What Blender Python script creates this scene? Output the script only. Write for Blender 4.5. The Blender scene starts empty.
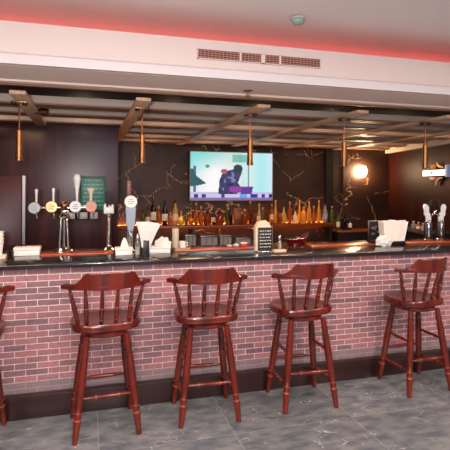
import bpy, bmesh, math, random
from mathutils import Vector, Matrix
random.seed(7)
PI = math.pi
SC = bpy.context.scene
COL = SC.collection

# ------------------------------------------------------------------ camera model
F = 475.0; HY = 186.0; TH = math.radians(16.2); H = 1.61; ROLL = 0.006
sT, cT = math.sin(TH), math.cos(TH)


def ray(px, py):
    a = px - 225.0; b = -(py - HY)
    a, b = a - b * ROLL, b + a * ROLL
    a /= F; b /= F
    return (sT + a * cT, cT - a * sT, b)


def on_y(px, py, Y):
    d = ray(px, py); t = Y / d[1]
    return Vector((d[0] * t, Y, H + d[2] * t))


def on_z(px, py, Z):
    d = ray(px, py); t = (Z - H) / d[2]
    return Vector((d[0] * t, d[1] * t, Z))


# ------------------------------------------------------------------ materials
def lin(c):
    def f(v):
        v /= 255.0
        return v / 12.92 if v <= 0.04045 else ((v + 0.055) / 1.055) ** 2.4
    return (f(c[0]), f(c[1]), f(c[2]), 1.0)


def new_mat(name):
    m = bpy.data.materials.new(name); m.use_nodes = True
    nt = m.node_tree
    return m, nt, nt.nodes['Principled BSDF']


def mat(name, rgb, rough=0.5, metal=0.0, noise=0.0, nscale=20.0, trans=0.0, emit=None, estr=0.0, coat=0.0, spec=0.5, alpha=1.0):
    m, nt, b = new_mat(name)
    c = lin(rgb)
    b.inputs['Base Color'].default_value = c
    b.inputs['Roughness'].default_value = rough
    b.inputs['Metallic'].default_value = metal
    b.inputs['Transmission Weight'].default_value = trans
    b.inputs['Coat Weight'].default_value = coat
    b.inputs['Coat Roughness'].default_value = 0.15
    b.inputs['Specular IOR Level'].default_value = spec
    b.inputs['Alpha'].default_value = alpha
    if emit:
        b.inputs['Emission Color'].default_value = lin(emit)
        b.inputs['Emission Strength'].default_value = estr
    if noise:
        tc = nt.nodes.new('ShaderNodeTexCoord')
        n = nt.nodes.new('ShaderNodeTexNoise'); n.inputs['Scale'].default_value = nscale; n.inputs['Detail'].default_value = 5
        r = nt.nodes.new('ShaderNodeValToRGB')
        r.color_ramp.elements[0].position = 0.3; r.color_ramp.elements[1].position = 0.7
        r.color_ramp.elements[0].color = tuple(v * (1 - noise) for v in c[:3]) + (1,)
        r.color_ramp.elements[1].color = tuple(min(1, v * (1 + noise)) for v in c[:3]) + (1,)
        nt.links.new(tc.outputs['Object'], n.inputs['Vector'])
        nt.links.new(n.outputs['Fac'], r.inputs['Fac'])
        nt.links.new(r.outputs['Color'], b.inputs['Base Color'])
    return m


def wood(name, dark, light, rough=0.3, scale=(3, 3, 30), coat=0.0, detail=6, spec=0.5):
    m, nt, b = new_mat(name)
    tc = nt.nodes.new('ShaderNodeTexCoord'); mp = nt.nodes.new('ShaderNodeMapping')
    mp.inputs['Scale'].default_value = scale
    n = nt.nodes.new('ShaderNodeTexNoise'); n.inputs['Scale'].default_value = 1.0; n.inputs['Detail'].default_value = detail
    n.inputs['Distortion'].default_value = 0.6
    r = nt.nodes.new('ShaderNodeValToRGB')
    r.color_ramp.elements[0].position = 0.32; r.color_ramp.elements[1].position = 0.68
    r.color_ramp.elements[0].color = lin(dark); r.color_ramp.elements[1].color = lin(light)
    nt.links.new(tc.outputs['Object'], mp.inputs['Vector']); nt.links.new(mp.outputs['Vector'], n.inputs['Vector'])
    nt.links.new(n.outputs['Fac'], r.inputs['Fac']); nt.links.new(r.outputs['Color'], b.inputs['Base Color'])
    b.inputs['Roughness'].default_value = rough
    b.inputs['Coat Weight'].default_value = coat; b.inputs['Coat Roughness'].default_value = 0.12
    b.inputs['Specular IOR Level'].default_value = spec
    return m


def math_node(nt, op, a=None, b=None):
    n = nt.nodes.new('ShaderNodeMath'); n.operation = op
    for i, v in enumerate((a, b)):
        if v is None: continue
        if isinstance(v, (int, float)): n.inputs[i].default_value = v
        else: nt.links.new(v, n.inputs[i])
    return n.outputs[0]


def mix_col(nt, fac, a, b, mode='MIX'):
    n = nt.nodes.new('ShaderNodeMix'); n.data_type = 'RGBA'; n.blend_type = mode
    for sock, v in ((n.inputs[0], fac), (n.inputs[6], a), (n.inputs[7], b)):
        if isinstance(v, (int, float)): sock.default_value = v
        elif isinstance(v, tuple): sock.default_value = v
        else: nt.links.new(v, sock)
    return n.outputs[2]


def marble(name, base, base2, vein, scale, width, mask_lo, mask_hi, rough, rot=(0, 0, 0), stretch=(1, 1, 1), grid=None, dist=0.35, spec=0.5):
    """stone with thin kinked veins; grid=(w, h, ox, oy) adds floor-tile joints on x/y"""
    m, nt, b = new_mat(name)
    tc = nt.nodes.new('ShaderNodeTexCoord'); mp = nt.nodes.new('ShaderNodeMapping')
    mp.inputs['Rotation'].default_value = rot; mp.inputs['Scale'].default_value = stretch
    nt.links.new(tc.outputs['Object'], mp.inputs['Vector'])
    vec = mp.outputs['Vector']
    if grid:                                            # every tile gets its own stretch of stone
        sep = nt.nodes.new('ShaderNodeSeparateXYZ'); nt.links.new(tc.outputs['Object'], sep.inputs[0])
        gx = math_node(nt, 'DIVIDE', math_node(nt, 'SUBTRACT', sep.outputs[0], grid[2]), grid[0])
        gy = math_node(nt, 'DIVIDE', math_node(nt, 'SUBTRACT', sep.outputs[1], grid[3]), grid[1])
        fx = math_node(nt, 'FLOOR', gx); fy = math_node(nt, 'FLOOR', gy)
        cb = nt.nodes.new('ShaderNodeCombineXYZ')
        nt.links.new(math_node(nt, 'MULTIPLY', fx, 3.7), cb.inputs[0]); nt.links.new(math_node(nt, 'MULTIPLY', fy, 5.3), cb.inputs[1])
        nt.links.new(math_node(nt, 'ADD', fx, fy), cb.inputs[2])
        va = nt.nodes.new('ShaderNodeVectorMath'); va.operation = 'ADD'
        nt.links.new(vec, va.inputs[0]); nt.links.new(cb.outputs[0], va.inputs[1]); vec = va.outputs[0]
        wn = nt.nodes.new('ShaderNodeTexWhiteNoise'); nt.links.new(cb.outputs[0], wn.inputs['Vector'])
    nz = nt.nodes.new('ShaderNodeTexNoise'); nz.inputs['Scale'].default_value = scale * 1.7; nz.inputs['Detail'].default_value = 4
    nt.links.new(vec, nz.inputs['Vector'])
    v1 = nt.nodes.new('ShaderNodeVectorMath'); v1.operation = 'SCALE'; v1.inputs['Scale'].default_value = dist / scale * 2
    nt.links.new(nz.outputs['Color'], v1.inputs[0])
    v2 = nt.nodes.new('ShaderNodeVectorMath'); v2.operation = 'ADD'
    nt.links.new(vec, v2.inputs[0]); nt.links.new(v1.outputs[0], v2.inputs[1])
    vo = nt.nodes.new('ShaderNodeTexVoronoi'); vo.feature = 'DISTANCE_TO_EDGE'; vo.inputs['Scale'].default_value = scale
    nt.links.new(v2.outputs[0], vo.inputs['Vector'])
    r = nt.nodes.new('ShaderNodeValToRGB')
    r.color_ramp.elements[0].position = 0.0; r.color_ramp.elements[0].color = (1, 1, 1, 1)
    r.color_ramp.elements[1].position = width; r.color_ramp.elements[1].color = (0, 0, 0, 1)
    nt.links.new(vo.outputs['Distance'], r.inputs['Fac'])
    mk = nt.nodes.new('ShaderNodeTexNoise'); mk.inputs['Scale'].default_value = scale * 0.8; mk.inputs['Detail'].default_value = 3
    off = nt.nodes.new('ShaderNodeVectorMath'); off.operation = 'ADD'; off.inputs[1].default_value = (11.3, 4.1, 7.7)
    nt.links.new(vec, off.inputs[0]); nt.links.new(off.outputs[0], mk.inputs['Vector'])
    mr = nt.nodes.new('ShaderNodeMapRange'); mr.inputs['From Min'].default_value = mask_lo; mr.inputs['From Max'].default_value = mask_hi
    nt.links.new(mk.outputs['Fac'], mr.inputs['Value'])
    fac = math_node(nt, 'MULTIPLY', r.outputs['Color'], mr.outputs['Result'])
    cl = nt.nodes.new('ShaderNodeTexNoise'); cl.inputs['Scale'].default_value = scale * 1.2; cl.inputs['Detail'].default_value = 6
    nt.links.new(vec, cl.inputs['Vector'])
    cr = nt.nodes.new('ShaderNodeMapRange'); cr.inputs['From Min'].default_value = 0.35; cr.inputs['From Max'].default_value = 0.65
    nt.links.new(cl.outputs['Fac'], cr.inputs['Value'])
    bc = mix_col(nt, cr.outputs['Result'], lin(base), lin(base2))
    if grid:
        tone = nt.nodes.new('ShaderNodeMapRange'); tone.inputs['To Min'].default_value = 0.8; tone.inputs['To Max'].default_value = 1.12
        nt.links.new(wn.outputs['Value'], tone.inputs['Value'])
        tint = nt.nodes.new('ShaderNodeCombineColor')
        for i in range(3): nt.links.new(tone.outputs['Result'], tint.inputs[i])
        bc = mix_col(nt, 1.0, bc, tint.outputs[0], 'MULTIPLY')
    col = mix_col(nt, fac, bc, lin(vein))
    if grid:
        jx = math_node(nt, 'LESS_THAN', math_node(nt, 'MULTIPLY', math_node(nt, 'FRACT', gx), grid[0]), 0.006)
        jy = math_node(nt, 'LESS_THAN', math_node(nt, 'MULTIPLY', math_node(nt, 'FRACT', gy), grid[1]), 0.006)
        jf = math_node(nt, 'MULTIPLY', math_node(nt, 'MAXIMUM', jx, jy), 0.6)
        col = mix_col(nt, jf, col, lin((152, 148, 144)))
    nt.links.new(col, b.inputs['Base Color'])
    b.inputs['Roughness'].default_value = rough
    b.inputs['Specular IOR Level'].default_value = spec
    return m


def brick_mat():
    m, nt, b = new_mat('brick_cladding')
    tc = nt.nodes.new('ShaderNodeTexCoord'); sep = nt.nodes.new('ShaderNodeSeparateXYZ'); nt.links.new(tc.outputs['Object'], sep.inputs[0])
    cb = nt.nodes.new('ShaderNodeCombineXYZ')
    nt.links.new(math_node(nt, 'ADD', sep.outputs[0], 10.031), cb.inputs[0])
    nt.links.new(math_node(nt, 'ADD', sep.outputs[2], -0.188), cb.inputs[1])
    br = nt.nodes.new('ShaderNodeTexBrick')
    br.inputs['Scale'].default_value = 1.0; br.inputs['Brick Width'].default_value = 0.147; br.inputs['Row Height'].default_value = 0.0439
    br.inputs['Mortar Size'].default_value = 0.0027; br.inputs['Mortar Smooth'].default_value = 0.2; br.inputs['Bias'].default_value = -0.15
    br.inputs['Color1'].default_value = lin((170, 112, 115)); br.inputs['Color2'].default_value = lin((114, 88, 97))
    br.inputs['Mortar'].default_value = lin((222, 208, 206))
    nt.links.new(cb.outputs[0], br.inputs['Vector'])
    n = nt.nodes.new('ShaderNodeTexNoise'); n.inputs['Scale'].default_value = 55; n.inputs['Detail'].default_value = 6
    nt.links.new(tc.outputs['Object'], n.inputs['Vector'])
    mr = nt.nodes.new('ShaderNodeMapRange'); mr.inputs['From Min'].default_value = 0.3; mr.inputs['From Max'].default_value = 0.7
    mr.inputs['To Min'].default_value = 0.8; mr.inputs['To Max'].default_value = 1.15
    nt.links.new(n.outputs['Fac'], mr.inputs['Value'])
    tint = nt.nodes.new('ShaderNodeCombineColor')
    for i in range(3): nt.links.new(mr.outputs['Result'], tint.inputs[i])
    col = mix_col(nt, 1.0, br.outputs['Color'], tint.outputs[0], 'MULTIPLY')
    # grey cement course along the bottom
    low = math_node(nt, 'LESS_THAN', sep.outputs[2], 0.232)
    col = mix_col(nt, math_node(nt, 'MULTIPLY', low, 0.75), col, lin((122, 112, 116)))
    nt.links.new(col, b.inputs['Base Color'])
    b.inputs['Roughness'].default_value = 0.55
    bp = nt.nodes.new('ShaderNodeBump'); bp.inputs['Strength'].default_value = 0.35; bp.inputs['Distance'].default_value = 0.004
    inv = math_node(nt, 'SUBTRACT', 1.0, br.outputs['Fac'])
    nt.links.new(math_node(nt, 'ADD', inv, math_node(nt, 'MULTIPLY', n.outputs['Fac'], 0.4)), bp.inputs['Height'])
    nt.links.new(bp.outputs['Normal'], b.inputs['Normal'])
    return m


M = {}
M['brick'] = brick_mat()
M['floor'] = marble('grey_marble_tile', (90, 96, 104), (126, 127, 128), (204, 202, 198), 6.0, 0.018, 0.49, 0.66, 0.25, rot=(0, 0, 0.7), stretch=(1, 2.0, 1), grid=(0.853, 0.6, 0.077, 2.935))
M['ceiling'] = mat('ceiling_paint', (222, 214, 210), 0.9)
M['fascia'] = mat('fascia_paint', (206, 190, 186), 0.8)
M['moulding'] = mat('moulding_paint', (196, 189, 192), 0.6)
M['soffit'] = mat('soffit_paint', (240, 218, 208), 0.85)
M['slat'] = mat('slat_paint', (196, 180, 168), 0.7)
M['batten'] = wood('batten_wood', (122, 84, 60), (156, 112, 82), 0.5, (2, 30, 30))
M['beam'] = wood('beam_wood', (190, 152, 120), (222, 186, 152), 0.5, (30, 2, 30))
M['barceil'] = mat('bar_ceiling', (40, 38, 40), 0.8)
M['darkwood'] = wood('dark_panel_wood', (40, 14, 16), (66, 26, 28), 0.24, (9, 9, 1.4), spec=0.2)
M['darkwood2'] = wood('dark_red_wood', (32, 10, 8), (54, 20, 15), 0.5, (9, 9, 1.4), spec=.1)
M['cabinetwood'] = mat('cabinet_wood', (62, 18, 20), 0.3, spec=.2)
M['marble'] = marble('dark_brown_marble', (38, 20, 15), (60, 36, 27), (226, 190, 150), 2.0, 0.012, 0.47, 0.52, 0.44, rot=(0, 0.5, 0), stretch=(1, 1, 1.25), dist=0.5, spec=.5)
M['granite'] = mat('black_granite', (40, 35, 38), 0.16, noise=0.35, nscale=160)
M['railwood'] = wood('worktop_wood', (168, 70, 40), (200, 96, 58), 0.25, (2, 30, 30))
M['plinth'] = wood('plinth_wood', (34, 17, 16), (50, 27, 25), 0.28, (1.5, 20, 20))
M['stool'] = wood('mahogany_stool', (64, 14, 7), (108, 29, 13), 0.24, (14, 14, 3), coat=0.25, spec=.5)
M['stool_worn_glint'] = mat('worn_glint_wood', (136, 62, 34), 0.3)  # lighter wood for worn rings and for gold glints painted on beads
M['copper'] = mat('brushed_copper', (142, 96, 60), 0.33, 1.0)
M['rod'] = mat('copper_rod', (150, 92, 70), 0.35, 1.0)
M['blackm'] = mat('black_metal', (18, 17, 18), 0.35)
M['blackp'] = mat('black_plastic', (20, 18, 19), 0.4)
M['chrome'] = mat('chrome', (225, 222, 220), 0.14, 1.0)
M['steel'] = mat('brushed_steel', (150, 146, 145), 0.3, 1.0)
M['white'] = mat('white_paper', (238, 232, 226), 0.7)
M['whitegloss'] = mat('white_gloss', (236, 234, 232), 0.25)
M['cream'] = mat('cream_paper', (228, 208, 180), 0.7)
M['greyplastic'] = mat('grey_plastic', (142, 138, 138), 0.4)
M['glass'] = mat('clear_glass', (240, 245, 245), 0.05, trans=0.9)
M['green'] = mat('green_board', (40, 116, 104), 0.35, noise=0.2, nscale=6)
M['chalk'] = mat('pale_board_writing', (136, 184, 172), 0.6)
M['pewter'] = mat('pewter_badge', (150, 158, 156), 0.35, 0.4)
M['gold'] = mat('gold_badge', (214, 172, 116), 0.3, 0.5)
M['whitebadge'] = mat('white_badge', (222, 226, 230), 0.3)
M['orangebadge'] = mat('orange_badge', (216, 138, 104), 0.35)
M['bluegrey'] = mat('blue_grey_enamel', (138, 156, 180), 0.3)
M['brownhandle'] = wood('brown_handle', (110, 66, 54), (140, 90, 74), 0.4)
M['beige'] = mat('beige_roll', (200, 184, 164), 0.6)
M['cork'] = mat('tan_wood', (176, 128, 92), 0.6, noise=0.2, nscale=30)
M['board'] = mat('black_card', (28, 26, 28), 0.5)
M['redglass'] = mat('dark_red_glass', (110, 18, 24), 0.12, trans=0.4)
M['redpack'] = mat('red_card', (206, 66, 60), 0.5)
M['dark'] = mat('dark_interior', (24, 14, 13), 0.5)
M['shelfwood'] = wood('shelf_wood', (96, 40, 22), (136, 66, 36), 0.3, (2, 30, 30))
M['amberled'] = mat('amber_led', (255, 170, 80), 0.5, emit=(255, 150, 60), estr=50.0)
M['redled'] = mat('red_led', (255, 40, 40), 0.5, emit=(255, 92, 86), estr=10.0)
M['ovalglow'] = mat('wall_glow_surface', (255, 235, 200), 0.4, emit=(255, 214, 164), estr=210.0)  # glow of the oval added on the marble wall
M['warmtip'] = mat('pendant_diffuser', (255, 230, 190), 0.4, emit=(255, 205, 140), estr=9.0)
M['signlit'] = mat('lit_sign_face', (250, 245, 240), 0.4, emit=(255, 236, 232), estr=1.5)
M['bluelit'] = mat('blue_lit_sign_end', (120, 140, 190), 0.4, emit=(140, 152, 190), estr=0.3)
M['signorange'] = mat('orange_enamel', (206, 120, 48), 0.4)
M['signbeige'] = mat('beige_enamel', (226, 190, 166), 0.4)
M['signred'] = mat('red_enamel', (150, 52, 40), 0.4)
M['detglass'] = mat('green_glass', (158, 196, 176), 0.12, trans=0.25)
M['ventdark'] = mat('vent_dark', (52, 28, 24), 0.8)
M['grille'] = mat('grille_paint', (170, 116, 102), 0.6)
M['brass'] = mat('dull_brass', (150, 112, 80), 0.35, 1.0)


def bottle_mat(name, rgb, trans=0.55):
    return mat(name, rgb, 0.06, trans=trans)


B = {
    'dark': bottle_mat('dark_bottle_glass', (28, 20, 18), 0.1),
    'amber': bottle_mat('amber_spirit', (190, 104, 32), 0.45),
    'orange': bottle_mat('orange_spirit', (150, 68, 26), 0.4),
    'brown': bottle_mat('brown_spirit', (120, 58, 26), 0.4),
    'gold': bottle_mat('golden_spirit', (244, 176, 62), 0.4),
    'yellow': bottle_mat('pale_yellow_spirit', (228, 196, 108), 0.45),
    'green': bottle_mat('green_bottle_glass', (92, 104, 54), 0.4),
    'clear': bottle_mat('clear_bottle_glass', (196, 190, 176), 0.6),
    'cream': mat('cream_bottle', (244, 214, 160), 0.4),
    'rose': bottle_mat('rose_spirit', (196, 120, 92), 0.4),
}


# ------------------------------------------------------------------ mesh builder
class MB:
    def __init__(self):
        self.bm = bmesh.new(); self.mi = 0

    def _mark(self, faces):
        for f in faces: f.material_index = self.mi

    def box(self, x0, x1, y0, y1, z0, z1, bev=0.0, mtx=None, seg=2):
        g = bmesh.ops.create_cube(self.bm, size=1.0)
        vs = g['verts']
        for v in vs:
            v.co = Vector(((v.co.x + .5) * (x1 - x0) + x0, (v.co.y + .5) * (y1 - y0) + y0, (v.co.z + .5) * (z1 - z0) + z0))
        es = list({e for v in vs for e in v.link_edges})
        self._mark({f for v in vs for f in v.link_faces})
        if bev:
            r = bmesh.ops.bevel(self.bm, geom=es, offset=bev, segments=seg, profile=0.5, affect='EDGES')
            self._mark(r['faces'])
            vs = list({v for f in r['faces'] for v in f.verts} | {v for v in vs if v.is_valid})
        if mtx is not None:
            bmesh.ops.transform(self.bm, matrix=mtx, verts=[v for v in vs if v.is_valid])
        return self

    def lathe(self, prof, seg=16, mtx=None, mats=None, sx=1.0, sy=1.0, close=True):
        """prof: list of (r, z) about the z axis"""
        mtx = mtx or Matrix()
        rings = []
        for r, z in prof:
            ring = []
            for i in range(seg):
                a = 2 * PI * i / seg
                ring.append(self.bm.verts.new(mtx @ Vector((r * math.cos(a) * sx, r * math.sin(a) * sy, z))))
            rings.append(ring)
        for k in range(len(rings) - 1):
            for i in range(seg):
                j = (i + 1) % seg
                f = self.bm.faces.new((rings[k][i], rings[k][j], rings[k + 1][j], rings[k + 1][i]))
                f.material_index = mats[k] if mats else self.mi
        if close:
            f = self.bm.faces.new(list(reversed(rings[0]))); f.material_index = self.mi
            f = self.bm.faces.new(rings[-1]); f.material_index = self.mi
        return self

    def turned(self, p0, p1, prof, seg=12, mats=None):
        """prof: (t 0..1, r) along p0->p1"""
        p0, p1 = Vector(p0), Vector(p1)
        d = p1 - p0; L = d.length
        q = Vector((0, 0, 1)).rotation_difference(d.normalized()).to_matrix().to_4x4()
        return self.lathe([(r, t * L) for t, r in prof], seg, Matrix.Translation(p0) @ q, mats)

    def cyl(self, p0, p1, r0, r1=None, seg=12):
        return self.turned(p0, p1, [(0, r0), (1, r0 if r1 is None else r1)], seg)

    def tube(self, pts, rad, seg=8):
        pts = [Vector(p) for p in pts]
        rads = rad if isinstance(rad, (list, tuple)) else [rad] * len(pts)
        rings = []
        up = Vector((0.13, 0.21, 1)).normalized()
        for i, p in enumerate(pts):
            d = (pts[min(i + 1, len(pts) - 1)] - pts[max(i - 1, 0)]).normalized()
            a = d.cross(up)
            if a.length < 1e-3: a = d.cross(Vector((1, 0, 0)))
            a.normalize(); b_ = d.cross(a)
            rings.append([self.bm.verts.new(p + (a * math.cos(2 * PI * k / seg) + b_ * math.sin(2 * PI * k / seg)) * rads[i]) for k in range(seg)])
        for i in range(len(rings) - 1):
            for k in range(seg):
                j = (k + 1) % seg
                f = self.bm.faces.new((rings[i][k], rings[i][j], rings[i + 1][j], rings[i + 1][k])); f.material_index = self.mi
        f = self.bm.faces.new(list(reversed(rings[0]))); f.material_index = self.mi
        f = self.bm.faces.new(rings[-1]); f.material_index = self.mi
        return self

    def loft(self, sections):
        """sections: list of equal-length closed vertex loops"""
        rings = [[self.bm.verts.new(Vector(p)) for p in s] for s in sections]
        n = len(rings[0])
        for i in range(len(rings) - 1):
            for k in range(n):
                j = (k + 1) % n
                f = self.bm.faces.new((rings[i][k], rings[i][j], rings[i + 1][j], rings[i + 1][k])); f.material_index = self.mi
        f = self.bm.faces.new(list(reversed(rings[0]))); f.material_index = self.mi
        f = self.bm.faces.new(rings[-1]); f.material_index = self.mi
        return self

    def prism(self, outline, y0, y1, mtx=None):
        """outline in x,z extruded along y"""
        mtx = mtx or Matrix()
        return self.loft([[mtx @ Vector((x, y0, z)) for x, z in outline], [mtx @ Vector((x, y1, z)) for x, z in outline]])

    def ball(self, c, r, sx=1, sy=1, sz=1, u=14, v=10):
        g = bmesh.ops.create_uvsphere(self.bm, u_segments=u, v_segments=v, radius=r)
        for w in g['verts']: w.co = Vector((w.co.x * sx, w.co.y * sy, w.co.z * sz)) + Vector(c)
        self._mark({f for w in g['verts'] for f in w.link_faces})
        return self

    def build(self, name, mats, parent=None, loc=None, rz=0.0, label=None, smooth=True):
        bmesh.ops.recalc_face_normals(self.bm, faces=self.bm.faces)
        me = bpy.data.meshes.new(name)
        self.bm.to_mesh(me); self.bm.free()
        for m in (mats if isinstance(mats, (list, tuple)) else [mats]): me.materials.append(m)
        if smooth:
            me.shade_smooth(); me.set_sharp_from_angle(angle=math.radians(38))
        o = bpy.data.objects.new(name, me); COL.objects.link(o)
        if parent: o.parent = parent
        if loc is not None: o.location = loc
        o.rotation_euler.z = rz
        if label: o['label'] = label
        return o


def tag(o, label, cat, group=None, kind=None):
    o['label'] = label; o['category'] = cat
    if group: o['group'] = group
    if kind: o['kind'] = kind
    return o


def thing(name, label, cat, loc, rz=0.0, group=None):
    o = bpy.data.objects.new(name, None); COL.objects.link(o)
    o.empty_display_size = 0.1; o.location = loc; o.rotation_euler.z = rz
    return tag(o, label, cat, group)


def struct(o, label, cat):
    return tag(o, label, cat, kind='structure')


def dup(root, loc, rz, label):
    def cp(o, parent):
        c = o.copy(); COL.objects.link(c); c.parent = parent
        for ch in o.children: cp(ch, c)
        return c
    r = cp(root, None)
    r.location = loc; r.rotation_euler.z = rz; r['label'] = label
    return r


# ------------------------------------------------------------------ the room
struct(MB().box(-4, 6.5, -4, 8, -0.1, 0).build('floor', M['floor']), 'grey veined marble tile floor in front of the bar', 'floor')
struct(MB().box(-4, 6.5, -4, 4.2, 2.68, 2.75).build('ceiling', M['ceiling']), 'pale grey ceiling of the lobby above the red cove', 'ceiling')
FY = 2.84                                       # face of the bulkhead
fm = MB(); fm.box(-4, 6.5, FY, FY + 0.03, 2.325, 2.510)
struct(fm.build('wall_bulkhead', M['fascia']), 'white upright bulkhead face carrying the ventilation grille', 'wall')
tm = MB()
tm.prism([(0, 2.27), (0, 2.318), (0.012, 2.330), (0.05, 2.330), (0.05, 2.27)], -4, 6.5, Matrix(((0, 1, 0, 0), (1, 0, 0, FY - 0.05), (0, 0, 1, 0), (0, 0, 0, 1))))
tm.box(-4, 6.5, FY - 0.060, FY - 0.03, 2.264, 2.282)
struct(tm.build('trim_1', M['moulding']), 'white moulding band along the foot of the bulkhead', 'moulding')
so = MB(); so.box(-4, 6.5, FY + .032, 3.33, 2.275, 2.36)
struct(so.build('ceiling_soffit', M['soffit']), 'beige pink soffit strip under the bulkhead', 'ceiling')
sr = MB().box(-4, 6.5, 3.25, 3.305, 2.263, 2.275); sr.box(-4, 6.5, FY + .001, FY + 0.04, 2.268, 2.275)
struct(sr.build('trim_6', M['soffit']), 'narrow raised edges along the pink soffit', 'trim')
struct(MB().box(-4, 6.5, 3.305, 3.335, 2.25, 2.275).build('trim_2', M['batten']), 'brown wooden edge strip behind the soffit', 'trim')
struct(MB().box(-4, 6.5, 3.62, 3.66, 2.42, 2.68).build('wall_cove', M['fascia']), 'hidden upright back of the red light cove', 'wall')
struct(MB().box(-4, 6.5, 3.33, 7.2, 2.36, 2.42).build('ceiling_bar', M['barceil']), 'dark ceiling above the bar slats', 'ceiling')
# far walls of the bar
WY = 6.8
struct(MB().box(0.15, 5.4, WY, WY + 0.15, 0, 2.36).build('wall_back', M['marble']), 'dark brown marble back wall with pale kinked veins', 'wall')
LX = on_y(118, 186, 5.1).x
struct(MB().box(-4, LX, 5.1, 5.25, 0, 2.36).build('wall_left', M['darkwood']), 'glossy dark wood wall behind the four-tap beer tower', 'wall')
struct(MB().box(LX - 0.12, LX, 5.25, WY, 0, 2.36).build('wall_return', M['darkwood']), 'dark wood return wall beside the bottle shelf', 'wall')
# right wall leans in towards the counter
p0 = Vector((4.80, 6.8, 0)); p1 = Vector((4.154, 3.5, 0))
ang = math.atan2(p1.y - p0.y, p1.x - p0.x); LW = (p1 - p0).length
RW = Matrix.Translation(p0) @ Matrix.Rotation(ang, 4, 'Z')    # local x runs along the wall towards the lobby, +y to the right of it
struct(MB().box(0, LW, 0, 0.12, 0, 2.36, mtx=RW).build('wall_right', M['darkwood2']), 'dark red wood wall carrying the small lit sign', 'wall')
struct(MB().box(-0.3, LW, -0.07, 0.0, 2.165, 2.285, mtx=RW).build('trim_3', M['slat']), 'pale cornice strip on top of the dark red wall', 'trim')
pm = MB().box(on_y(326, 186, 6.74).x, on_y(333, 186, 6.74).x, 6.74, 6.8, 0, 2.36)
struct(pm.build('trim_4', M['dark']), 'narrow dark pilaster between two marble panels', 'trim')
struct(MB().box(on_y(343.3, 186, 6.78).x, on_y(344.5, 186, 6.78).x, 6.785, 6.8, 0, 2.36).build('trim_5', M['brass']), 'thin vertical metal strip left of the glowing oval', 'trim')

# slats of the bar ceiling (parallel to the counter) and the wooden beams under them
names = ['first', 'second', 'third', 'fourth', 'fifth', 'sixth']
for i, Y in enumerate((3.82, 4.32, 4.86, 5.46, 6.06, 6.62)):
    x1 = 4.8 - .1958 * (6.8 - Y) - .08
    x0 = -4 if Y < 5.05 else LX
    t = thing('ceiling_slat', f'long pale ceiling slat parallel to the counter, {names[i]} one behind the soffit', 'ceiling slat', (0, Y, 2.214), 0, 'ceiling slats over the bar')
    MB().box(x0, x1, 0, 0.16, 0.012, 0.070, 0.004).build('slat_board', M['slat'], t)
    MB().box(x0, x1, -0.008, 0.165, 0, 0.012).build('wooden_edge', M['batten'], t, label='brown wooden underside strip')
BX = [-0.43, 0.37, 1.25, 2.08, 2.92]
pendnames = ['above the white napkin box', 'above the tall white beer tap', 'in front of the television', 'left of the glowing oval', 'beside the lit sign']
for i, x in enumerate(BX + [3.76]):
    ye = 4.98 if x < LX + 0.1 else 6.7
    if i == 1: ye = 5.09 if x < LX else 6.7
    m = MB().box(-0.05, 0.05, 3.28, ye, 2.19, 2.213, 0.003)
    where = 'holding the copper pendant ' + pendnames[i] if i < 5 else 'last one on the right, without a pendant in view'
    tag(m.build('ceiling_beam', M['beam'], None, (x, 0, 0)), f'tan wooden ceiling beam, {where}', 'ceiling beam', 'wooden beams under the slats')

# pendants
def make_pendant():
    t = thing('pendant_lamp', '', 'pendant lamp', (0, 0, 0), 0, 'copper pendants over the counter')
    MB().box(-0.055, 0.055, -0.012, 0.012, -0.012, 0, 0.003).build('ceiling_bracket', M['brass'], t)
    for s in (-1, 1):
        MB().lathe([(0.014, -0.03), (0.018, -0.026), (0.018, -0.014), (0.012, -0.012)], 10, Matrix.Translation((s * 0.036, 0, 0))).build('fixing_screw', M['blackm'], t, label='black fixing screw')
    MB().cyl((0, 0, -0.205), (0, 0, -0.012), 0.0052, seg=8).build('rod', M['rod'], t)
    MB().lathe([(0.010, -0.200), (0.021, -0.206), (0.0215, -0.30), (0.0225, -0.395), (0.026, -0.398), (0.026, -0.412), (0.022, -0.414), (0.018, -0.405)], 18).build('lamp_shade', M['copper'], t)
    MB().lathe([(0.0175, -0.412), (0.0175, -0.406)], 14).build('diffuser', M['warmtip'], t)
    return t


pend = make_pendant()
for i, x in enumerate(BX):
    px = (19, 142, 250, 344, 425)[i]
    X = on_y(px, 150, 3.55).x
    lab = f'slim copper pendant lamp {pendnames[i]}'
    if i == 0: pend.location = (X, 3.55, 2.19); pend['label'] = lab
    else: dup(pend, (X, 3.55, 2.19), 0, lab)

# red LED strip lying in the cove
t = thing('light_strip', 'red light strip lying in the cove above the bulkhead', 'light strip', (0, 3.43, 2.482))
MB().box(-3.9, 6.4, -0.03, 0.03, 0, 0.02).build('strip_tray', M['fascia'], t)
MB().box(-3.9, 6.4, -0.012, 0.012, 0.02, 0.032).build('strip_diffuser', M['redled'], t, label='glowing red diffuser')

struct(MB().box(-4, 6.5, 3.36, 3.62, 2.46, 2.481).build('trim_7', M['fascia']), 'hidden ledge carrying the red light strip', 'trim')
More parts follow.
